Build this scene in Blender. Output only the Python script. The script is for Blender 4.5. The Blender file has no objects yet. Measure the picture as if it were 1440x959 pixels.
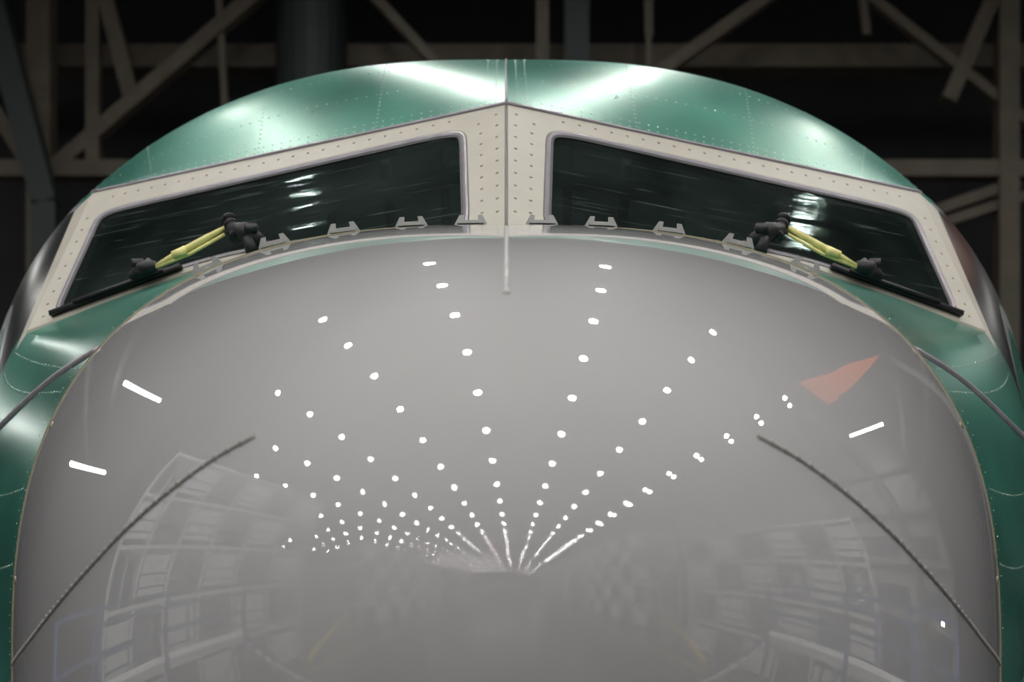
import bpy, bmesh, math, random
import numpy as np
from mathutils import Vector, Matrix
random.seed(3)
CH = 2.9           # camera / reference height above hangar floor
scene = bpy.context.scene
scene.view_settings.view_transform = 'Standard'

# ------------------------------------------------------------------ helpers
def nt(name):
    m = bpy.data.materials.new(name); m.use_nodes = True
    return m, m.node_tree.nodes, m.node_tree.links, m.node_tree.nodes['Principled BSDF']
def mat(name, col, rough=.5, metal=0, coat=0, coatr=.05, var=0, scale=8, bump=0, spec=.5, rvar=0, stretch=None, cior=1.5, detail=5):
    m, n, l, p = nt(name)
    p.inputs['Base Color'].default_value = (*col, 1)
    p.inputs['Roughness'].default_value = rough
    p.inputs['Metallic'].default_value = metal
    p.inputs['Coat Weight'].default_value = coat
    p.inputs['Coat Roughness'].default_value = coatr
    p.inputs['Coat IOR'].default_value = cior
    p.inputs['Specular IOR Level'].default_value = spec
    if var or bump or rvar:
        tc = n.new('ShaderNodeTexCoord'); no = n.new('ShaderNodeTexNoise')
        no.inputs['Scale'].default_value = scale; no.inputs['Detail'].default_value = detail
        mp = n.new('ShaderNodeMapping')
        if stretch: mp.inputs['Scale'].default_value = stretch
        l.new(tc.outputs['Object'], mp.inputs['Vector']); l.new(mp.outputs['Vector'], no.inputs['Vector'])
        if var:
            r = n.new('ShaderNodeValToRGB')
            r.color_ramp.elements[0].position = .3; r.color_ramp.elements[1].position = .7
            r.color_ramp.elements[0].color = (*[c*(1-var) for c in col], 1)
            r.color_ramp.elements[1].color = (*[min(1, c*(1+var)) for c in col], 1)
            l.new(no.outputs['Fac'], r.inputs['Fac']); l.new(r.outputs['Color'], p.inputs['Base Color'])
        if rvar:
            mr = n.new('ShaderNodeMapRange'); mr.inputs[1].default_value=.3; mr.inputs[2].default_value=.7
            mr.inputs[3].default_value=rough-rvar; mr.inputs[4].default_value=rough+rvar
            l.new(no.outputs['Fac'], mr.inputs[0]); l.new(mr.outputs[0], p.inputs['Roughness'])
        if bump:
            n2 = n.new('ShaderNodeTexNoise'); n2.inputs['Scale'].default_value = 9; n2.inputs['Detail'].default_value = 4
            l.new(tc.outputs['Object'], n2.inputs['Vector'])
            b = n.new('ShaderNodeBump'); b.inputs['Strength'].default_value = bump; b.inputs['Distance'].default_value = .01
            l.new(n2.outputs['Fac'], b.inputs['Height']); l.new(b.outputs['Normal'], p.inputs['Normal'])
    return m
def obj(name, verts, faces, mats, parent=None, smooth=True, fm=None):
    me = bpy.data.meshes.new(name)
    me.from_pydata([(v[0], v[1], v[2]) for v in verts], [], faces)
    if not isinstance(mats, (list, tuple)): mats = [mats]
    for m in mats: me.materials.append(m)
    if fm: me.polygons.foreach_set('material_index', fm)
    if smooth: me.polygons.foreach_set('use_smooth', [True]*len(faces))
    me.update()
    o = bpy.data.objects.new(name, me); scene.collection.objects.link(o)
    if parent: o.parent = parent
    return o
def empty(name):
    e = bpy.data.objects.new(name, None); scene.collection.objects.link(e); return e
class MB:      # mesh accumulator
    def __init__(s): s.v=[]; s.f=[]; s.m=[]
    def add(s, v, f, m=0):
        o=len(s.v); s.v += [tuple(x) for x in v]; s.f += [tuple(i+o for i in q) for q in f]; s.m += [m]*len(f)
    def box(s, c, sx, sy, sz, R=None, m=0):
        v=[]
        for x in (-1,1):
            for y in (-1,1):
                for z in (-1,1):
                    p=Vector((x*sx/2,y*sy/2,z*sz/2)); p = R@p if R else p
                    v.append(Vector(c)+p)
        s.add(v,[(0,1,3,2),(4,6,7,5),(0,4,5,1),(2,3,7,6),(0,2,6,4),(1,5,7,3)],m)
    def beam(s, a, b, w, h=None, m=0):
        a=Vector(a); b=Vector(b); d=b-a; h=h or w
        R=d.to_track_quat('Y','Z').to_matrix()
        s.box((a+b)/2, w, d.length, h, R, m)
    def tube(s, pts, r, n=8, m=0, cap=True):
        pts=[Vector(p) for p in pts]; base=len(s.v); rr = r if isinstance(r,(list,tuple)) else [r]*len(pts)
        vs=[]; fs=[]
        for i,p in enumerate(pts):
            t=(pts[min(i+1,len(pts)-1)]-pts[max(i-1,0)]).normalized()
            u=t.cross(Vector((0,0,1)))
            if u.length<.1: u=t.cross(Vector((0,1,0)))
            u.normalize(); w=t.cross(u)
            for k in range(n):
                a=2*math.pi*k/n; vs.append(p+(u*math.cos(a)+w*math.sin(a))*rr[i])
        for i in range(len(pts)-1):
            for k in range(n):
                fs.append((i*n+k,i*n+(k+1)%n,(i+1)*n+(k+1)%n,(i+1)*n+k))
        if cap:
            fs.append(tuple(range(n))[::-1]); fs.append(tuple((len(pts)-1)*n+k for k in range(n)))
        s.add(vs,fs,m)
    def dome(s, p, nrm, r, h, n=8, m=0):
        p=Vector(p); nrm=Vector(nrm).normalized(); u=nrm.cross(Vector((0,0,1)))
        if u.length<.1: u=nrm.cross(Vector((1,0,0)))
        u.normalize(); w=nrm.cross(u); vs=[]
        for rad,hh in ((1,-.2),(1,.5),(.6,1)):
            for k in range(n):
                a=2*math.pi*k/n; vs.append(p+(u*math.cos(a)+w*math.sin(a))*r*rad+nrm*h*hh)
        fs=[]
        for i in range(2):
            for k in range(n): fs.append((i*n+k,i*n+(k+1)%n,(i+1)*n+(k+1)%n,(i+1)*n+k))
        fs.append(tuple(2*n+k for k in range(n)))
        s.add(vs,fs,m)
    def obj(s, name, mats, parent=None, smooth=True): return obj(name,s.v,s.f,mats,parent,smooth,s.m)
def autosmooth(o, ang=35):
    me=o.data; bm=bmesh.new(); bm.from_mesh(me); bmesh.ops.recalc_face_normals(bm, faces=bm.faces)
    for e in bm.edges:
        if len(e.link_faces)==2 and e.calc_face_angle(0)>math.radians(ang): e.smooth=False
    bm.to_mesh(me); bm.free()

# ------------------------------------------------------------------ materials
M_radome = mat('radome_gloss_grey', (.42,.41,.415), .55, coat=1, coatr=.005, var=.04, scale=3, spec=.3, cior=1.75)
M_green = mat('green_primer', (.030,.225,.160), .31, metal=.5, coat=.2, coatr=.22, var=.25, scale=2.6, rvar=.05, stretch=(1,.3,1), detail=4, bump=.09)
M_frame = mat('cream_window_frame', (.46,.43,.365), .42, var=.05, scale=14)
M_seal = mat('grey_sealant', (.27,.25,.28), .35, metal=.4, var=.15, scale=30)
M_gasket = mat('window_gasket', (.16,.15,.17), .35, metal=.3)
M_sideglass = mat('side_window_glass', (.006,.008,.009), .3, spec=.2)
M_silver = mat('side_window_frame', (.45,.50,.50), .28, metal=.7)
M_dark = mat('black_rubber', (.010,.010,.012), .45)
M_screw = mat('screw_tan', (.26,.22,.15), .4, metal=.4)
M_rivet = mat('rivet_metal', (.34,.45,.40), .3, metal=.7)
M_clip = mat('clip_aluminium', (.50,.50,.49), .3, metal=.4)
M_yellow = mat('yellow_tape', (.86,.78,.30), .4, var=.15, scale=60)
M_strip = mat('diverter_strip', (.30,.29,.27), .4, metal=.4)
M_beam = mat('tan_painted_steel', (.072,.058,.040), .6, var=.2, scale=2)
M_beamd = mat('dark_steel', (.012,.02,.018), .6)
M_ctruss = mat('ceiling_steel', (.2,.19,.17), .6)
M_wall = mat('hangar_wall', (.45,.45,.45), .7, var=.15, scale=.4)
M_col = mat('wall_column_steel', (.16,.18,.20), .5)
M_door = mat('hangar_door_panel', (.10,.12,.16), .5)
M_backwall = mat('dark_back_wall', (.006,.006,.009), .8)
M_floor = mat('polished_concrete', (.08,.08,.08), .2, var=.15, scale=.5)
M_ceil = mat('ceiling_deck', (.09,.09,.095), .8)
M_fline = mat('floor_paint_yellow', (.8,.6,.05), .4)
M_int = mat('cockpit_grey', (.05,.065,.06), .7)
M_intg = mat('cockpit_primer', (.06,.17,.09), .5)
M_tyre = mat('tyre', (.015,.015,.015), .7)
M_white = mat('platform_white', (.85,.85,.85), .5)
M_blue = mat('platform_blue', (.06,.12,.3), .5)
m = bpy.data.materials.new('orange_fabric'); m.use_nodes=True; N=m.node_tree.nodes; L=m.node_tree.links
N.remove(N['Principled BSDF']); d1=N.new('ShaderNodeBsdfDiffuse'); d2=N.new('ShaderNodeBsdfTranslucent'); mx=N.new('ShaderNodeMixShader')
for q in (d1,d2): q.inputs[0].default_value=(.98,.20,.03,1)
L.new(d1.outputs[0],mx.inputs[1]); L.new(d2.outputs[0],mx.inputs[2]); L.new(mx.outputs[0],N['Material Output'].inputs[0]); M_orange=m
def lampmat(name,e):
    m, n, l, p = nt(name)
    p.inputs['Base Color'].default_value=(0,0,0,1)
    p.inputs['Emission Color'].default_value=(1,.985,.95,1); p.inputs['Emission Strength'].default_value=e
    return m
M_lamp=lampmat('lamp_emission',310); M_wlamp=lampmat('strip_lamp_emission',22)
def glassmat(bump):
    m = bpy.data.materials.new('windshield_glass'); m.use_nodes=True; N=m.node_tree.nodes; L=m.node_tree.links
    N.remove(N['Principled BSDF']); out=N['Material Output']
    tr=N.new('ShaderNodeBsdfTransparent'); tr.inputs[0].default_value=(.52,.62,.60,1)
    gl=N.new('ShaderNodeBsdfGlossy'); gl.inputs['Roughness'].default_value=.05; gl.inputs['Color'].default_value=(.07,.09,.085,1)
    fr=N.new('ShaderNodeFresnel'); fr.inputs[0].default_value=1.35
    tc=N.new('ShaderNodeTexCoord'); mp=N.new('ShaderNodeMapping'); mp.inputs['Scale'].default_value=(1.3,1.3,16); mp.inputs['Rotation'].default_value=(0,.22,0)
    no=N.new('ShaderNodeTexNoise'); no.inputs['Scale'].default_value=1.7; no.inputs['Detail'].default_value=2
    bp=N.new('ShaderNodeBump'); bp.inputs['Strength'].default_value=bump; bp.inputs['Distance'].default_value=.012
    L.new(tc.outputs['Object'],mp.inputs[0]); L.new(mp.outputs[0],no.inputs['Vector']); L.new(no.outputs['Fac'],bp.inputs['Height']); L.new(bp.outputs[0],gl.inputs['Normal'])
    mx=N.new('ShaderNodeMixShader'); L.new(fr.outputs[0],mx.inputs[0]); L.new(tr.outputs[0],mx.inputs[1]); L.new(gl.outputs[0],mx.inputs[2])
    df=N.new('ShaderNodeBsdfDiffuse'); df.inputs[0].default_value=(.20,.27,.25,1)
    n2=N.new('ShaderNodeTexNoise'); n2.inputs['Scale'].default_value=3; n2.inputs['Detail'].default_value=6
    L.new(tc.outputs['Object'],n2.inputs['Vector'])
    mr=N.new('ShaderNodeMapRange'); mr.inputs[1].default_value=.3; mr.inputs[2].default_value=.8; mr.inputs[3].default_value=.02; mr.inputs[4].default_value=.11
    L.new(n2.outputs['Fac'],mr.inputs[0])
    mp3=N.new('ShaderNodeMapping'); mp3.inputs['Scale'].default_value=(2,2,70); mp3.inputs['Rotation'].default_value=(0,.45,0)
    n3=N.new('ShaderNodeTexNoise'); n3.inputs['Scale'].default_value=2.2; n3.inputs['Detail'].default_value=4; n3.inputs['Distortion'].default_value=.4
    L.new(tc.outputs['Object'],mp3.inputs[0]); L.new(mp3.outputs[0],n3.inputs['Vector'])
    m3=N.new('ShaderNodeMapRange'); m3.inputs[1].default_value=.62; m3.inputs[2].default_value=.80; m3.inputs[3].default_value=0; m3.inputs[4].default_value=.45
    L.new(n3.outputs['Fac'],m3.inputs[0])
    ad=N.new('ShaderNodeMath'); ad.operation='ADD'; L.new(mr.outputs[0],ad.inputs[0]); L.new(m3.outputs[0],ad.inputs[1])
    m2=N.new('ShaderNodeMixShader'); L.new(ad.outputs[0],m2.inputs[0]); L.new(mx.outputs[0],m2.inputs[1]); L.new(df.outputs[0],m2.inputs[2])
    L.new(m2.outputs[0],out.inputs[0]); return m
M_glass=glassmat(.20)

# ------------------------------------------------------------------ nose geometry (z relative to CH)
Y0=1.52; DS=1.2; ZT=.188
def pch(xs, ys, x):
    xs=np.array(xs,float); ys=np.array(ys,float)
    x=min(max(x,xs[0]),xs[-1]); i=min(max(int(np.searchsorted(xs,x))-1,0),len(xs)-2)
    h=np.diff(xs); dl=np.diff(ys)/h
    def mm(k):
        if k==0: return dl[0]
        if k==len(xs)-1: return dl[-1]
        if dl[k-1]*dl[k]<=0: return 0.
        return 2*dl[k-1]*dl[k]/(dl[k-1]+dl[k])
    t=(x-xs[i])/h[i]
    return float((2*t**3-3*t*t+1)*ys[i]+(t**3-2*t*t+t)*h[i]*mm(i)+(-2*t**3+3*t*t)*ys[i+1]+(t**3-t*t)*h[i]*mm(i+1))
FY=[2.72,3.2,3.61,4.1,4.6,5.2,6.0,7.5,14]
FT=[.996,1.24,1.45,1.98,2.17,2.30,2.42,2.5,2.5]
FA=[.945,1.17,1.34,1.50,1.70,1.80,1.86,1.88,1.88]
FC=[.15,.4,.6,.8,.78,.7,.65,.6,.6]
FB=[-.75,-1.0,-1.15,-1.28,-1.38,-1.45,-1.5,-1.52,-1.52]
FN=[2.75,2.6,2.4,2.38,2.32,2.2,2.05,2,2]
def sup(a,zc,zt,zb,n,psi):
    s=math.sin(psi); c=math.cos(psi); b=(zt-zc) if c>=0 else (zc-zb)
    r=1/((abs(s)/a)**n+(abs(c)/b)**n)**(1/n)
    return r*s, zc+r*c
def F(Y,psi):
    x,z=sup(pch(FY,FA,Y),pch(FY,FC,Y),pch(FY,FT,Y),pch(FY,FB,Y),pch(FY,FN,Y),psi)
    return Vector((x,Y,z))
SQ=math.sqrt(DS); KT=(.996-ZT)/SQ; KB=(.75+ZT)/SQ
def rad_par(d):
    q=math.sqrt(d)
    return .8627*q, ZT-(ZT-.15)*(d/DS), ZT+KT*q, ZT-KB*q, 2+.75*(d/DS)**2
def R(d,psi):
    x,z=sup(*rad_par(d),psi); return Vector((x,Y0+d,z))
def radome_at(X,Z):
    lo,hi=1e-6,DS*1.05
    for _ in range(50):
        d=(lo+hi)/2; a,zc,zt,zb,n=rad_par(d); b=(zt-zc) if Z>zc else (zc-zb)
        if (abs(X)/a)**n+(abs(Z-zc)/b)**n>1: lo=d
        else: hi=d
    return Vector((X,Y0+d,Z))
def radome_n(X,Z):
    e=.004; p=radome_at(X,Z); a=radome_at(X+e,Z)-p; b=radome_at(X,Z+e)-p
    n=a.cross(b).normalized(); return n if n.y<0 else -n

def planeY(X,Z): return (1.1924+.265*abs(X)+.495*Z)/.564
NP=Vector((.265,-.564,.495)).normalized()
SX=[0,.3,.65,.907,1.215]; SZ=[1.115,1.16,1.182,1.138,1.049]
def sill(x): return pch(SX,SZ,x)
A=Vector((0,0,1.579)); A.y=planeY(0,A.z)
B=Vector((1.178,0,1.575)); B.y=planeY(B.x,B.z)
D=Vector((1.215,0,1.049)); D.y=planeY(D.x,D.z)
W=math.radians(52)
seamx52=R(DS,W).x
def ringpt(k,phi):
    f=min(phi/W,1); g=max(0,(phi-W)/(math.pi-W)); fade=max(0,1-g*4)**2
    xf=R(DS,min(phi,W)).x/seamx52
    if k==0: return R(DS*.85,phi)
    if k==1: return R(DS,phi)+Vector((0,.004,0))
    if k==2:
        if phi<=W+1e-6:
            X=D.x*xf; Z=sill(X); return Vector((X,planeY(X,Z),Z))
        w0=math.atan2(D.x,D.z-.6); psi=w0+(math.pi-w0)*g
        return F(D.y,psi)+(D-F(D.y,w0))*fade
    if k==3:
        if phi<=W+1e-6:
            X=B.x*xf; Z=A.z+(B.z-A.z)*xf; return Vector((X,planeY(X,Z),Z))
        w0=math.atan2(B.x,B.z-.8); psi=w0+(math.pi-w0)*g; Y=B.y+.05*min(1,g*3)
        return F(Y,psi)+(B-F(B.y,w0))*fade
    Yk=[0,0,0,0,(4.1,4.45),(4.65,4.85),(5.3,5.35),(6.2,6.2),(7.6,7.6),(10,10),(13.5,13.5)][k]
    Y=Yk[0]+(Yk[1]-Yk[0])*f**1.5
    w0=math.radians([0,0,0,0,57,56,54,53,52,52,52][k]); psi=w0*f if g==0 else w0+(math.pi-w0)*g
    return F(Y,psi)
NK=11
def herm(p0,p1,m0,m1,t):
    return p0*(2*t**3-3*t*t+1)+m0*(t**3-2*t*t+t)+p1*(-2*t**3+3*t*t)+m1*(t**3-t*t)
from functools import lru_cache
@lru_cache(maxsize=4000)
def keys(phi): return tuple(ringpt(k,phi) for k in range(NK))
def P(phi,k,t):
    K=keys(round(phi,6)); p0,p1=K[k],K[k+1]; c=p1-p0
    def tang(i):
        if i>=NK-1: return (K[i]-K[i-1]).normalized()
        a=K[i]-K[i-1]; b=K[i+1]-K[i]
        return (a/a.length**2*1.0+b/b.length**2*1.0).normalized()
    sm=herm(p0,p1,tang(k)*c.length,tang(k+1)*c.length,t)
    if phi>=W+.2: return sm
    if k==1:
        cr=herm(p0,p1,tang(1)*c.length,c,t)
        sag=max(0,1-phi/(W*.95))
        cr=cr-Vector((0,0,.022*math.sin(math.pi*t)*min(1,sag*2.2)))
    elif k==2: cr=p0+c*t
    elif k==3: cr=herm(p0,p1,(c.normalized()+Vector((0,0,.12)))*c.length,tang(4)*c.length,t)
    else: return sm
    if phi<=W: return cr
    w=(phi-W)/.2; w=w*w*(3-2*w); return cr*(1-w)+sm*w
def PN(phi,k,t):
    e=.004; ph=max(phi,.006)
    a=P(ph+e,k,t)-P(ph-e,k,t); b=P(phi,k,min(t+.01,1))-P(phi,k,max(t-.01,0))
    n=b.cross(a).normalized()
    c=P(phi,k,t)-Vector((0,5.5,.5))
    return n if n.dot(c)>0 else -n
def up(v): return Vector((v[0],v[1],v[2]+CH))

plane = empty('airplane_nose')
# radome
NR,NA=110,180; v=[up((0,Y0,ZT))]; f=[]
for i in range(1,NR+1):
    d=DS*(i/NR)**2
    for k in range(NA): v.append(up(R(d,2*math.pi*k/NA)))
for k in range(NA):
    p=R(DS,2*math.pi*k/NA); v.append(up((p.x*.985,p.y+.002,.2+(p.z-.2)*.985)))
for k in range(NA): f.append((0,1+k,1+(k+1)%NA))
for i in range(NR):
    for k in range(NA):
        a=1+i*NA+k; b=1+i*NA+(k+1)%NA; f.append((a,a+NA,b+NA,b))
ro=obj('radome',v,f,M_radome,plane); autosmooth(ro,50)
mb=MB(); mb.tube([up(R(DS,2*math.pi*k/160)+Vector((0,.001,0))) for k in range(161)],.0026,6,cap=False)
mb.obj('radome_seam',mat('seam_tan',(.20,.18,.10),.5),plane)

# fuselage skin
phis=[W*i/36 for i in range(37)]+[W+(math.pi-W)*i/90 for i in range(1,91)]
rows=[]
segs=[(1,14),(2,16),(3,14),(4,10),(5,6),(6,5),(7,5),(8,5),(9,4)]
for k,ns in segs:
    for i in range(ns): rows.append((k,i/ns))
rows.append((9,1.0))
for sgn,nm in ((-1,'l'),(1,'r')):
    v=[];f=[];fm=[]
    for (k,t) in rows:
        for ph in phis:
            p=P(ph,k,t); v.append(up((p.x*sgn,p.y,p.z)))
    npn=len(phis)
    for r in range(len(rows)-1):
        k,t=rows[r]
        for j in range(npn-1):
            if k==2 and phis[j+1]<=W+1e-6: continue
            q=(r*npn+j,r*npn+j+1,(r+1)*npn+j+1,(r+1)*npn+j)
            mi=0; ph=math.degrees(phis[j])
            if k==2 and 51.9<ph<54: mi=1
            elif k==2 and 54<=ph<70 and t>.1: mi=2 if ph<67 else 3
            elif k==3 and t<.62 and 53.2<=ph<70: mi=2 if (54.5<ph<67 and t<.55) else 3
            f.append(q); fm.append(mi)
    o=obj('fuselage_skin_'+nm,v,f,[M_green,M_frame,M_sideglass,M_silver],plane,True,fm); autosmooth(o,24)

# ---- windshields
def smooth_loop(L,it):
    for _ in range(it):
        n=len(L); L=[(L[i-1]+L[i]*2+L[(i+1)%n])/4 for i in range(n)]
    return L
NSD=40
def side(a,b,fn=None):
    out=[]
    for i in range(NSD):
        t=i/NSD; x=a[0]+(b[0]-a[0])*t; z=fn(x) if fn else a[1]+(b[1]-a[1])*t
        out.append(Vector((x,z)))
    return out
outer=side((0,SZ[0]),(D.x,D.z),sill)+side((D.x,D.z),(B.x,B.z))+side((B.x,B.z),(0,A.z))+side((0,A.z),(0,SZ[0]))
GX=[.078,.3,.65,.907,1.155]; GZ=[1.14,1.185,1.206,1.166,1.088]
gsill=lambda x:pch(GX,GZ,x)
inner=side((.082,1.14),(1.155,1.088),gsill)+side((1.155,1.088),(1.129,1.484))+side((1.129,1.484),(.0996,1.520))+side((.0996,1.520),(.082,1.14))
inner=smooth_loop(inner,14)
def offs(Lp,d):
    n=len(Lp); o=[]
    for i in range(n):
        t=(Lp[(i+1)%n]-Lp[i-1]).normalized(); o.append(Lp[i]+Vector((-t.y,t.x))*d)
    return o
g1=offs(inner,.010); g2=offs(inner,.017)
def w3(q,off,s): 
    p=Vector((q[0],planeY(q[0],q[1]),q[1]))+NP*off
    return up((p.x*s,p.y,p.z))
nl=len(outer)
for s,nm in ((-1,'l'),(1,'r')):
    def strip(name,rings,m):
        v=[];f=[]
        for (Lp,of) in rings: v+=[w3(q,of,s) for q in Lp]
        for r in range(len(rings)-1):
            for i in range(nl): f.append((r*nl+i,r*nl+(i+1)%nl,(r+1)*nl+(i+1)%nl,(r+1)*nl+i))
        o=obj(name,v,f,m,plane); autosmooth(o,25); return o
    strip('windshield_frame_'+nm,[(outer,0),(offs(outer,.003),.004),(offs(inner,-.004),.004),(inner,.001),(inner,-.03)],M_frame)
    strip('windshield_seal_'+nm,[(offs(inner,-.001),.0045),(offs(inner,.004),.006),(g1,.003),(g1,-.01)],M_seal)
    strip('windshield_gasket_'+nm,[(g1,.0025),(g2,.001),(g2,-.02)],M_dark)
    gv=[w3(q,-.002,s) for q in g2]; gf=list(range(nl))
    if (gv[nl//4]-gv[0]).cross(gv[nl//2]-gv[0]).y>0: gf=gf[::-1]
    obj('windshield_glass_'+nm,gv,[tuple(gf)],M_glass,plane,False)
# frame screws
mb=MB()
def addscrew(q,s): mb.dome(w3(q,.004,s),Vector((NP.x*s,NP.y,NP.z)),.0042,.0012,8)
for s in (-1,1):
    for sd,fr,st in ((1,(.5,),4),(2,(.42,),1.5),(3,(.22,.62),4)):
        for q in fr:
            x=float(sd*NSD+2)
            while x<sd*NSD+NSD-2:
                j=int(x); fx=x-j; a=outer[j].lerp(outer[j+1],fx).lerp(inner[j].lerp(inner[j+1],fx),q); addscrew(a,s); x+=st
mb.obj('frame_screws',M_screw,plane)
mb=MB()
mb.tube([up((0,planeY(0,z)-.0045,z)) for z in np.linspace(1.115,1.579,12)],.0022,6)
mb.tube([up(P(0,3,t)+Vector((0,0,.0005))) for t in np.linspace(0,1,16)],.0035,6)
mb.obj('centre_joint',M_gasket,plane)
mb=MB()
for s in (-1,1):
    pts=[P(ph,3,0.0)+Vector((0,-.003,.002)) for ph in phis[:37]]
    mb.tube([up((p.x*s,p.y,p.z)) for p in pts],.006,6)
    pts=[]
    for u in np.linspace(0,1,24):
        ph=W+math.radians(14*u); p=P(ph,1,min(.98,u)); pts.append(p+PN(ph,1,min(.98,u))*-.004)
    mb.tube([up((p.x*s,p.y,p.z)) for p in pts],.011,8)
mb.obj('skin_sealant_lines',M_seal,plane)
# rivets
mb=MB()
def rv(ph,k,t,r=.0026):
    if k==3 and ph<.004: return
    p=P(ph,k,t); nn=PN(ph,k,t)
    for s in (-1,1): mb.dome(up((p.x*s,p.y,p.z)),(nn.x*s,nn.y,nn.z),r,.0009,6)
def rowphi(k,t,a,b,sp,r=.0026):
    ph=a
    while ph<b:
        rv(ph,k,t,r); e=.003; dl=(P(ph+e,k,t)-P(ph,k,t)).length/e; ph+=sp/max(dl,.05)
def rowt(k,ph,a,b,sp,r=.0026):
    t=a
    while t<b:
        rv(ph,k,t,r); dl=(P(ph,k,min(1,t+.01))-P(ph,k,t)).length/.01; t+=sp/max(dl,.02)
for t in (.05,.10): rowphi(3,t,.03,W,.028,.0036)
for t in (.4,.75): rowphi(3,t,.03,W*1.02,.03,.0036)
for k,t in ((4,.2),(4,.7)): rowphi(k,t,.03,W,.03)
for ph in (.02,.04,.26,.5,.74): rowt(3,ph,.06,1,.028,.0036)
for ph in (.30,.62): rowt(4,ph,0,1,.03)
for t in (.05,.10): rowphi(1,t,.62,2.2,.026,.0018)
for ph in (W+.05,W+.10,W+.30,W+.45,W+.7): rowt(1,ph,.1,1,.03,.0032)
mb.obj('rivets',M_rivet,plane)
mb=MB()
for deg in (38,62,80,98,116,140):
    for s in (-1,1):
        p=R(DS-.03,math.radians(deg)); mb.dome(up((p.x*s,p.y,p.z)),radome_n(p.x*s,p.z),.008,.002,12)
mb.obj('radome_screws',M_screw,plane)
# clips
def ringframe(ph,t,s):
    p=P(ph,1,t); n=PN(ph,1,t); e=.004; x=(P(ph+e,1,t)-P(max(0,ph-e),1,t)).normalized()
    n=Vector((n.x*s,n.y,n.z)); x=Vector((x.x*s,x.y,x.z)); p=Vector((p.x*s,p.y,p.z))
    if x.x<0: x=-x
    y=n.cross(x); return p,Matrix((x,y,n)).transposed()
mb=MB()
for deg in (4.5,12,20.3,28.5,36.5):
    for s in (-1,1):
        p,Rm=ringframe(math.radians(deg),.05,s); p=up(p)
        lift=.004 if deg<30 else .0
        def lp(x,y,z): return p+Rm@Vector((x,y,z+lift))
        prof=[(-.034,-.012),(-.031,.004),(-.022,.020),(-.013,.020),(-.014,.011),(.014,.011),(.013,.020),(.022,.020),(.031,.004),(.034,-.012)]
        n=len(prof)
        vs=[lp(x,-.010,z) for x,z in prof]+[lp(x,-.004,z) for x,z in prof]
        fs=[tuple(range(n)),tuple(range(n,2*n))[::-1]]+[(i,(i+1)%n,n+(i+1)%n,n+i) for i in range(n)]
        mb.add(vs,fs)
        mb.box(lp(0,-.018,.003),.050,.03,.004,Rm)
        mb.dome(lp(0,-.020,.005),Rm@Vector((0,0,1)),.004,.0015,8)
o=mb.obj('retaining_clips',M_clip,plane,False)
# diverter strips
DV=[(.300,.372),(.358,.352),(.424,.323),(.5,.287),(.59,.244),(.71,.198),(.803,.173),(.934,.155)]
mb=MB()
for s in (-1,1):
    xs=[a for a,b in DV]; zs=[b for a,b in DV]; pts=[]
    for X in np.linspace(.3,.934,140):
        Z=pch(xs,zs,X); pts.append(up(radome_at(X*s,Z)))
    mb.tube(pts,.0032,6)
    acc=0
    for i in range(1,len(pts)):
        acc+=(pts[i]-pts[i-1]).length
        if acc>.02:
            acc=0; q=pts[i]; mb.dome(q,radome_n(q.x,q.z-CH),.0042,.0042,8)
mb.obj('lightning_diverter_strips',M_strip,plane)
mb=MB()
pts=[up(R(d,0)-Vector((0,0,.001))) for d in np.linspace(.27,.80,40)]
mb.tube(pts,.0024,6)
for q in pts[::2]: mb.dome(q,(0,-.5,1),.0036,.0032,8)
mb.dome(pts[0],(0,-.6,1),.006,.005,10)
mb.obj('centre_diverter_strip',M_clip,plane)

# wipers
for s,nm in ((-1,'l'),(1,'r')):
    w=MB()
    def wp(X,Z,o): return w3((X,Z),o,s)
    w.tube([wp(.60,1.175,.0),wp(.60,1.195,.05)],[.024,.018],12,0)
    w.tube([wp(.575,1.19,.03),wp(.61,1.205,.055),wp(.645,1.215,.06)],[.016,.022,.015],10,0)
    w.tube([wp(.635,1.20,.05),wp(.655,1.245,.065)],[.015,.012],10,0)
    for q in np.linspace(0,1,4):
        c=wp(.635,1.20,.05).lerp(wp(.655,1.245,.065),q); d=(wp(.655,1.245,.065)-wp(.635,1.20,.05)).normalized()
        w.tube([c-d*.003,c+d*.003],.018,10,0)
    w.box(wp(.59,1.20,.06),.03,.03,.02,None,0)
    w.tube([wp(.56,1.18,.03),wp(.545,1.172,.02)],.01,8,0)
    a=wp(.665,1.225,.06); b=wp(.84,1.145,.05)
    w.tube([a,a.lerp(b,.25),a.lerp(b,.7),b],[.005,.008,.009,.005],8,1)
    w.tube([a+Vector((0,0,-.016)),a.lerp(b,.5)+Vector((0,0,-.017)),b+Vector((0,0,-.004))],.0045,8,1)
    w.tube([a.lerp(b,.55)+Vector((0,-.006,-.006)),a.lerp(b,.75)+Vector((0,-.008,0))],[.012,.009],6,1)
    w.tube([b,wp(.875,1.145,.05),wp(.915,1.135,.04)],[.012,.02,.008],10,0)
    w.tube([wp(.86,1.165,.05),wp(.885,1.13,.045)],.012,8,0)
    w.box(wp(.885,1.15,.06),.028,.02,.02,None,0)
    w.beam(wp(.80,1.180,.012),wp(1.15,1.088,.012),.018,.012,0)
    w.beam(wp(.84,1.160,.025),wp(1.08,1.10,.025),.01,.008,0)
    w.obj('wiper_'+nm,[M_dark,M_yellow],plane)

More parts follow.
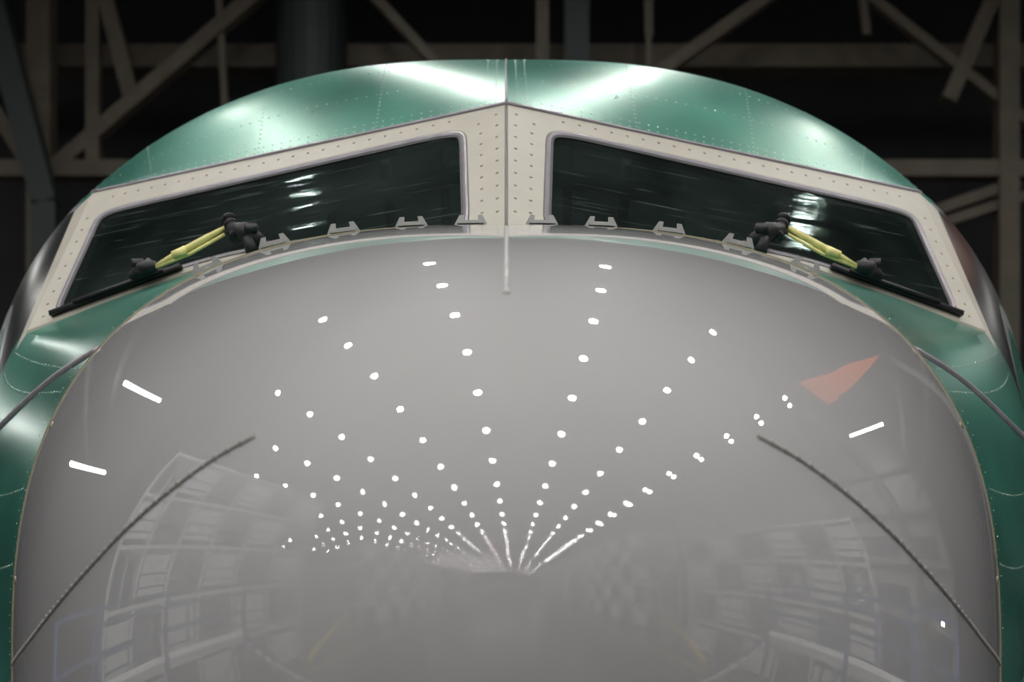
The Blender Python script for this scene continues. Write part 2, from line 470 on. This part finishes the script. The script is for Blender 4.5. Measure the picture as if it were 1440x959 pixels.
# cockpit interior
c=MB()
c.box(up((0,4.15,.95)),1.9,.7,.04,None,0)
c.box(up((0,4.0,.7)),1.8,.1,.5,None,0)
c.box(up((0,6.2,.7)),3.2,.05,2.9,None,0)
c.box(up((0,5.0,-.2)),2.6,2.2,.05,None,0)
for s in (-1,1):
    c.box(up((.55*s,5.2,.75)),.5,.14,.9,None,0); c.box(up((.55*s,5.2,1.3)),.28,.12,.22,None,0); c.box(up((.55*s,4.95,.3)),.5,.5,.14,None,0)
    c.tube([up((1.0*s,3.98,1.08)),up((.95*s,4.1,1.2)),up((.82*s,4.2,1.26)),up((.78*s,4.3,1.34))],.035,10,1)
    c.tube([up((1.05*s,4.05,1.25)),up((.9*s,4.3,1.5)),up((.5*s,4.3,1.66)),up((.05*s,4.2,1.7))],.03,8,0)
    for i in range(5):
        c.tube([up((s*(.2+.2*i),4.6+.1*i,2.0-.06*i)),up((s*(.25+.22*i),5.9,2.1-.08*i))],.018,6,0)
c.tube([up((-.55,3.95,1.20)),up((-.68,3.98,1.30)),up((-.80,4.0,1.33)),up((-.90,4.0,1.24)),up((-1.0,3.95,1.16))],.014,8,1)
c.tube([up((-.80,4.0,1.30)),up((-.95,4.0,1.29)),up((-1.04,4.0,1.22))],.03,8,1)
c.tube([up((.12,3.8,1.15)),up((.2,3.85,1.25)),up((.35,3.95,1.2)),up((.5,4.0,1.22))],.010,8,2)
c.tube([up((.14,3.75,1.18)),up((.16,3.8,1.3)),up((.13,3.85,1.4))],[.03,.04,.02],8,1)
c.obj('cockpit_interior',[M_int,M_intg,M_yellow],plane,False)
ld=bpy.data.lights.new('cockpit_fill_light','POINT'); ld.energy=3.5; ld.color=(.85,1,.93); ld.shadow_soft_size=.08  # added fill lamp without a fixture, brightens the interior behind the windshields
lo=bpy.data.objects.new('cockpit_fill_light',ld); lo.location=up((0,4.3,1.8)); scene.collection.objects.link(lo); lo.parent=plane
# nose gear
gr=MB()
gr.tube([up((0,4.6,-1.3)),(0,4.5,.4)],.09,14,0); gr.tube([(-.3,4.5,.34),(.3,4.5,.34)],.05,12,0)
for s in (-1,1):
    prof=[(-.1,.2),(-.1,.3),(-.07,.34),(.07,.34),(.1,.3),(.1,.2)]; vs=[];fs=[];n=28
    for k in range(n):
        a=2*math.pi*k/n
        for x,r in prof: vs.append((s*.24+x,4.5+r*math.cos(a),.34+r*math.sin(a)))
    for k in range(n):
        for j in range(len(prof)):
            k2=(k+1)%n; j2=(j+1)%len(prof); fs.append((k*6+j,k*6+j2,k2*6+j2,k2*6+j))
    gr.add(vs,fs,1); gr.tube([(s*.24-.06,4.5,.34),(s*.24+.06,4.5,.34)],.2,24,0)
gr.obj('nose_landing_gear',[M_white,M_tyre],plane)

# ------------------------------------------------------------------ hangar
XL,XR,YF,YB,HC=-62,27,-170,34,25
def slab(name,c,s,m):
    b=MB(); b.box(c,*s); return b.obj(name,m,None,False)
slab('floor',((XL+XR)/2,(YF+YB)/2,-.1),(XR-XL,YB-YF,.2),M_floor)
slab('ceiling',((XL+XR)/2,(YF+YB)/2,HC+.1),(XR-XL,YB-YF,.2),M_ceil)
def wall(name,x,s):
    t=MB(); t.box((x+.15*s,(YF+YB)/2,HC/2),.3,YB-YF,HC,None,0)
    for y in range(-165,34,9):
        t.box((x-.3*s,y,HC/2-1.5),.6,.5,HC-3.2,None,1)
        for z in (3,7,11): t.box((x-.1*s,y+4.5,z+.3),.2,5.5,1.6 if z>3 else 4.2,None,2)
    for z in (5.6,9.6,14,18): t.box((x-.25*s,(YF+YB)/2,z),.3,YB-YF-2,.35,None,1)
    return t.obj(name,[M_wall,M_col,M_door],None,False)
wall('wall_left',XL,-1); wall('wall_right',XR,1)
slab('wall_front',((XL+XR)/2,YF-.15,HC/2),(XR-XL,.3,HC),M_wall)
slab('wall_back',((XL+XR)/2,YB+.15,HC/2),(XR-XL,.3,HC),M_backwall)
# background truss
t=MB(); YT=30
def bb(x1,z1,x2,z2,w,y=YT,m=0): t.beam((x1,y,z1+CH),(x2,y,z2+CH),w,w,m)
bb(XL+1,15.2,XR-1,15.2,.5,31.5); bb(XL+1,12.15,XR-1,12.15,.34); bb(XL+1,18.4,XR-1,18.4,.5)
bb(-9.8,-2.8,-9.8,18.4,.5); bb(-8.7,12.15,-8.7,18.4,.28); bb(-8.9,17.5,-7.9,13.7,.32)
bb(-2.3,18.4,-9.5,12.2,.3); bb(-11.4,18.4,-9.5,11.2,.5,29.4,1); bb(-9.5,11.2,-9.5,-2.8,.5,29.4,1)
bb(-5.2,18.4,-1.2,14.1,.2); bb(.75,-2.8,.75,18.4,.26,29.6); bb(1.47,-2.8,1.47,18.4,.5,29.8,1)
bb(9.2,18.4,2.8,13.9,.25); bb(10.55,-2.8,10.55,18.4,.42); bb(4.5,18.3,12.6,11.9,.2); bb(11.4,18.4,9.3,13.6,.32)
bb(10.8,11.9,8.5,11.1,.22); bb(12.6,12.15,8.8,10.9,.2); bb(-14,18.4,-10,12.2,.3)
bb(-6.2,18.4,-5.9,13,.14); bb(3.0,15,3.0,18.4,.18); bb(7.6,15,7.2,18.4,.16); bb(3,15.2,3,11,.12)
t.tube([(-4.2,30.6,13+CH),(-4.2,30.6,21.3)],.75,20,1)
t.obj('roof_truss',[M_beam,M_beamd],None,False)
SK=.042      # the aircraft stands slightly yawed to the hangar grid
t=MB()
for y in range(-165,28,15):
    t.beam((XL+1,y,22.3),(XR-1,y,22.3),.3); t.beam((XL+1,y,24.7),(XR-1,y,24.7),.3)
    x=XL+1
    while x<XR-5: t.beam((x,y,22.3),(x+2,y,24.7),.15); t.beam((x+2,y,24.7),(x+4,y,22.3),.15); x+=4
t.obj('ceiling_trusses',M_ctruss,None,False)
t=MB(); LZ=18+CH
cols=[-3.05,-2.7,-2.37,-2.04,-1.72,-1.40,-1.07,-.75,-.415,-.10,.25,.575,.98]
nc=len(cols)
for ci,cx in enumerate(cols):
    aft={12:3,11:3,10:4,9:4,8:3,7:2,6:1,5:1,4:0}.get(ci,-1)
    pts=[]
    for k in range(-31,aft+1):
        y=1.6+5.1*k; x=cx*18-SK*y
        if x<XL+2: continue
        for xx in ([x,x+.9] if ci==nc-1 else [x]):
            n=14; r0=.215; vs=[(xx,y,LZ)]+[(xx+r0*math.cos(2*math.pi*i/n),y+r0*math.sin(2*math.pi*i/n),LZ) for i in range(n)]
            t.add(vs,[(0,1+(i+1)%n,1+i) for i in range(n)],0)
            vs=[];fs=[]
            for r,z in ((.225,-.01),(.225,.10),(.09,.33),(.09,.55)):
                vs+=[(xx+r*math.cos(2*math.pi*i/n),y+r*math.sin(2*math.pi*i/n),LZ+z) for i in range(n)]
            for j in range(3):
                fs+=[(j*n+i,j*n+(i+1)%n,(j+1)*n+(i+1)%n,(j+1)*n+i) for i in range(n)]
            t.add(vs,fs,1); t.box((xx,y,LZ+.75),.04,.04,.4,None,1)
        pts.append((x,y,LZ+.9))
    if len(pts)>1: t.beam(pts[0],pts[-1],.08,.06,1)
t.obj('high_bay_lights',[M_lamp,M_beamd],None,False)
# strip lights near the back corners (run lengthways)
t=MB()
for x,y,z,w_ in ((23,27,20.0,7),(-19.5,27,13.6,7),(-17.5,27,18.4,7)):
    t.box((x,y,z),.3,w_,.12,None,0); t.box((x,y,z+.12),.4,w_+.2,.1,None,1)
    t.box((x,y+3,z+(22.1-z)/2),.1,.1,22.1-z,None,1)
for y,z in ((14,6.3),(29,6.3)):
    t.box((26.6,y,z),.12,.7,.22,None,0); t.box((26.75,y,z),.2,.8,.3,None,1)
t.obj('strip_lights',[M_wlamp,M_beamd],None,False)
t=MB()
for x in (-9,9): t.beam((x,-60,.006),(x,12,.006),.2,.012)
t.obj('floor_markings',M_fline,None,False)
def platform(sx,y0,y1):
    t=MB(); x0,x1=sx*5.2,sx*7.4; h=2.6; xm=(x0+x1)/2
    t.box((xm,(y0+y1)/2,h),abs(x1-x0),y1-y0,.14,None,0)
    y=y0
    while y<=y1+.01:
        for x in (x0,x1): t.beam((x,y,0),(x,y,h+1.1),.09,m=1)
        if y+2<=y1+.01:
            t.beam((x0,y,0),(x0,y+2,h),.05,m=1); t.beam((x1,y,h),(x1,y+2,0),.05,m=1)
        y+=2
    for z in (h+.55,h+1.1):
        for x in (x0,x1): t.beam((x,y0,z),(x,y1,z),.06,m=1)
    for i in range(9): t.box((xm,y0-.15-.28*i,h-.28*(i+1)),1.0,.28,.05,None,0)
    for q in (-.5,.5): t.beam((xm+q,y0,h),(xm+q,y0-2.6,0),.08,m=1)
    a=Vector((sx*4.0,.3,0)); b=Vector((sx*12.8,-7,0))
    for z in (1.9,): t.beam(a+Vector((0,0,z)),b+Vector((0,0,z)),.1,.1,2)
    for i in range(6):
        q=a.lerp(b,i/5); t.beam(q,q+Vector((0,0,1.9)),.06,.06,2)
    return t.obj('work_platform',[M_white,M_blue,M_fline],None,False)
platform(-1,1.5,7.5); platform(1,1.5,7.5)
# unseen tall scaffold docks, added for bright contrast in the radome reflections
def dock(cx,cy,sx,sy,h,levels):
    t=MB(); x0,x1=cx-sx/2,cx+sx/2; y0,y1=cy-sy/2,cy+sy/2
    nx=max(1,round(sx/2)); ny=max(1,round(sy/2))
    X=[x0+sx*i/nx for i in range(nx+1)]; Y=[y0+sy*i/ny for i in range(ny+1)]
    for x in X:
        for y in Y:
            if x in (X[0],X[-1]) or y in (Y[0],Y[-1]): t.beam((x,y,0),(x,y,h),.14,m=0)
    dz=h/levels
    for l in range(1,levels+1):
        z=dz*l; t.box((cx,cy,z-.1),sx,sy,.16,None,0)
        for e in (.5,1.0):
            if z+e>h+1: continue
            for x in (x0,x1): t.beam((x,y0,z+e),(x,y1,z+e),.07,m=1)
            for y in (y0,y1): t.beam((x0,y,z+e),(x1,y,z+e),.07,m=1)
    for l in range(levels):
        for j in range(ny):
            if (l+j)%2==0:
                for x in (x0,x1): t.box((x,(Y[j]+Y[j+1])/2,dz*l+dz*.45),.05,sy/ny*.8,dz*.7,None,0)
        for j in range(nx):
            if (l+j)%2==1:
                t.box(((X[j]+X[j+1])/2,y0,dz*l+dz*.45),sx/nx*.8,.05,dz*.7,None,0)
    return t.obj('reflection_scaffold',[M_white,M_blue],None,False)
dock(-13,4,3,12,11,5); dock(-15,-14,5,12,9,4); dock(13.5,2,3,12,8,4); dock(15,-16,4,14,11,5); dock(-22,-34,6,14,10,4); dock(19,-42,6,14,9,3)
dock(-9,-26,3,8,7,3); dock(9.5,-30,3,8,8,3)
# another airliner parked ahead (seen only as a reflection)
pl=MB(); n=28; vs=[];fs=[]
st=[(0,.05,3.3),(.4,.7,3.35),(1.2,1.2,3.5),(2.6,1.65,3.8),(5,1.88,3.9),(24,1.88,3.9),(30,1.2,4.4),(34,.35,4.9)]
for d,r,z in st:
    for k in range(n): vs.append((r*math.sin(2*math.pi*k/n),-d,z+r*math.cos(2*math.pi*k/n)))
for i in range(len(st)-1):
    for k in range(n): fs.append((i*n+k,i*n+(k+1)%n,(i+1)*n+(k+1)%n,(i+1)*n+k))
pl.add(vs,fs,0)
for s in (-1,1):
    pl.add([(s*1.6,-11,3),(s*1.6,-17.5,3),(s*15,-21,4),(s*15,-19.2,4),(s*1.6,-11,3.5),(s*1.6,-17.5,3.4),(s*15,-21,4.15),(s*15,-19.2,4.15)],[(0,1,2,3),(7,6,5,4),(0,3,7,4),(1,5,6,2),(3,2,6,7)],1)
    pl.tube([(s*5,-9.5,2.0),(s*5,-9.8,2.0),(s*5,-12,2.0),(s*5,-13.5,2.1)],[.75,.92,.9,.45],20,0)
    pl.beam((s*5,-12,2.8),(s*5,-13.5,3.3),.2,.6,0)
    pl.add([(0,-29.5,4.9),(0,-33,4.9),(s*6.5,-34.5,5.3),(s*6.5,-33,5.3)],[(0,1,2,3)],1)
    pl.tube([(s*2.8,-16,3),(s*2.8,-16,.5)],.12,10,0); pl.tube([(s*2.8-.35,-16,.5),(s*2.8+.35,-16,.5)],.5,18,2)
pl.tube([(0,-3.2,3),(0,-3.2,.4)],.09,10,0); pl.tube([(-.3,-3.2,.35),(.3,-3.2,.35)],.35,16,2)
pl.add([(-.1,-27,5.3),(-.1,-33.5,5.2),(-.1,-35,11.5),(-.1,-32.8,11.5),(.1,-27,5.3),(.1,-33.5,5.2),(.1,-35,11.5),(.1,-32.8,11.5)],[(0,1,2,3),(7,6,5,4),(0,3,7,4),(1,5,6,2),(3,2,6,7)],1)
po=pl.obj('airliner',[M_green,M_white,M_tyre],None,True); po.location=(-.8,-48,0); autosmooth(po,40)
# orange fabric sheet slung from a stand beside the fuselage
t=MB()
a=Vector((5.7,7.9,9.2)); b=Vector((4.6,10.0,7.6)); c_=Vector((6.2,8.1,8.6)); e=c_.lerp(b,.35)
t.beam((6.9,7.6,0),(6.9,7.6,9.6),.12,m=1); t.beam((6.9,7.6,9.3),a,.05,m=1); t.beam((6.9,7.6,8.6),c_,.05,m=1)
t.beam((5.1,11,0),(5.1,11,7.8),.12,m=1); t.beam((5.1,11,7.7),b,.05,m=1)
nn=10; vs=[];fs=[]
for i in range(nn+1):
    for j in range(nn+1):
        u=i/nn; w_=j/nn; p=a.lerp(b,u)*(1-w_)+c_.lerp(e,u)*w_; p=p+Vector((0,0,.04*math.sin(u*11)))
        vs.append(p)
for i in range(nn):
    for j in range(nn): fs.append((i*(nn+1)+j,(i+1)*(nn+1)+j,(i+1)*(nn+1)+j+1,i*(nn+1)+j+1))
t.add(vs,fs,0); t.obj('orange_banner',[M_orange,M_beamd],None,True)

w=bpy.data.worlds.new('World'); scene.world=w; w.use_nodes=True
w.node_tree.nodes['Background'].inputs[0].default_value=(.5,.5,.55,1); w.node_tree.nodes['Background'].inputs[1].default_value=.1
cd=bpy.data.cameras.new('camera'); cam=bpy.data.objects.new('camera',cd); scene.collection.objects.link(cam)
cam.location=(0,0,CH); cam.rotation_euler=(math.pi/2,0,0)
cd.lens=50; cd.sensor_width=36; cd.shift_y=570.5/1440; cd.shift_x=8/1440
cd.dof.use_dof=True; cd.dof.focus_distance=2.8; cd.dof.aperture_fstop=4
scene.camera=cam
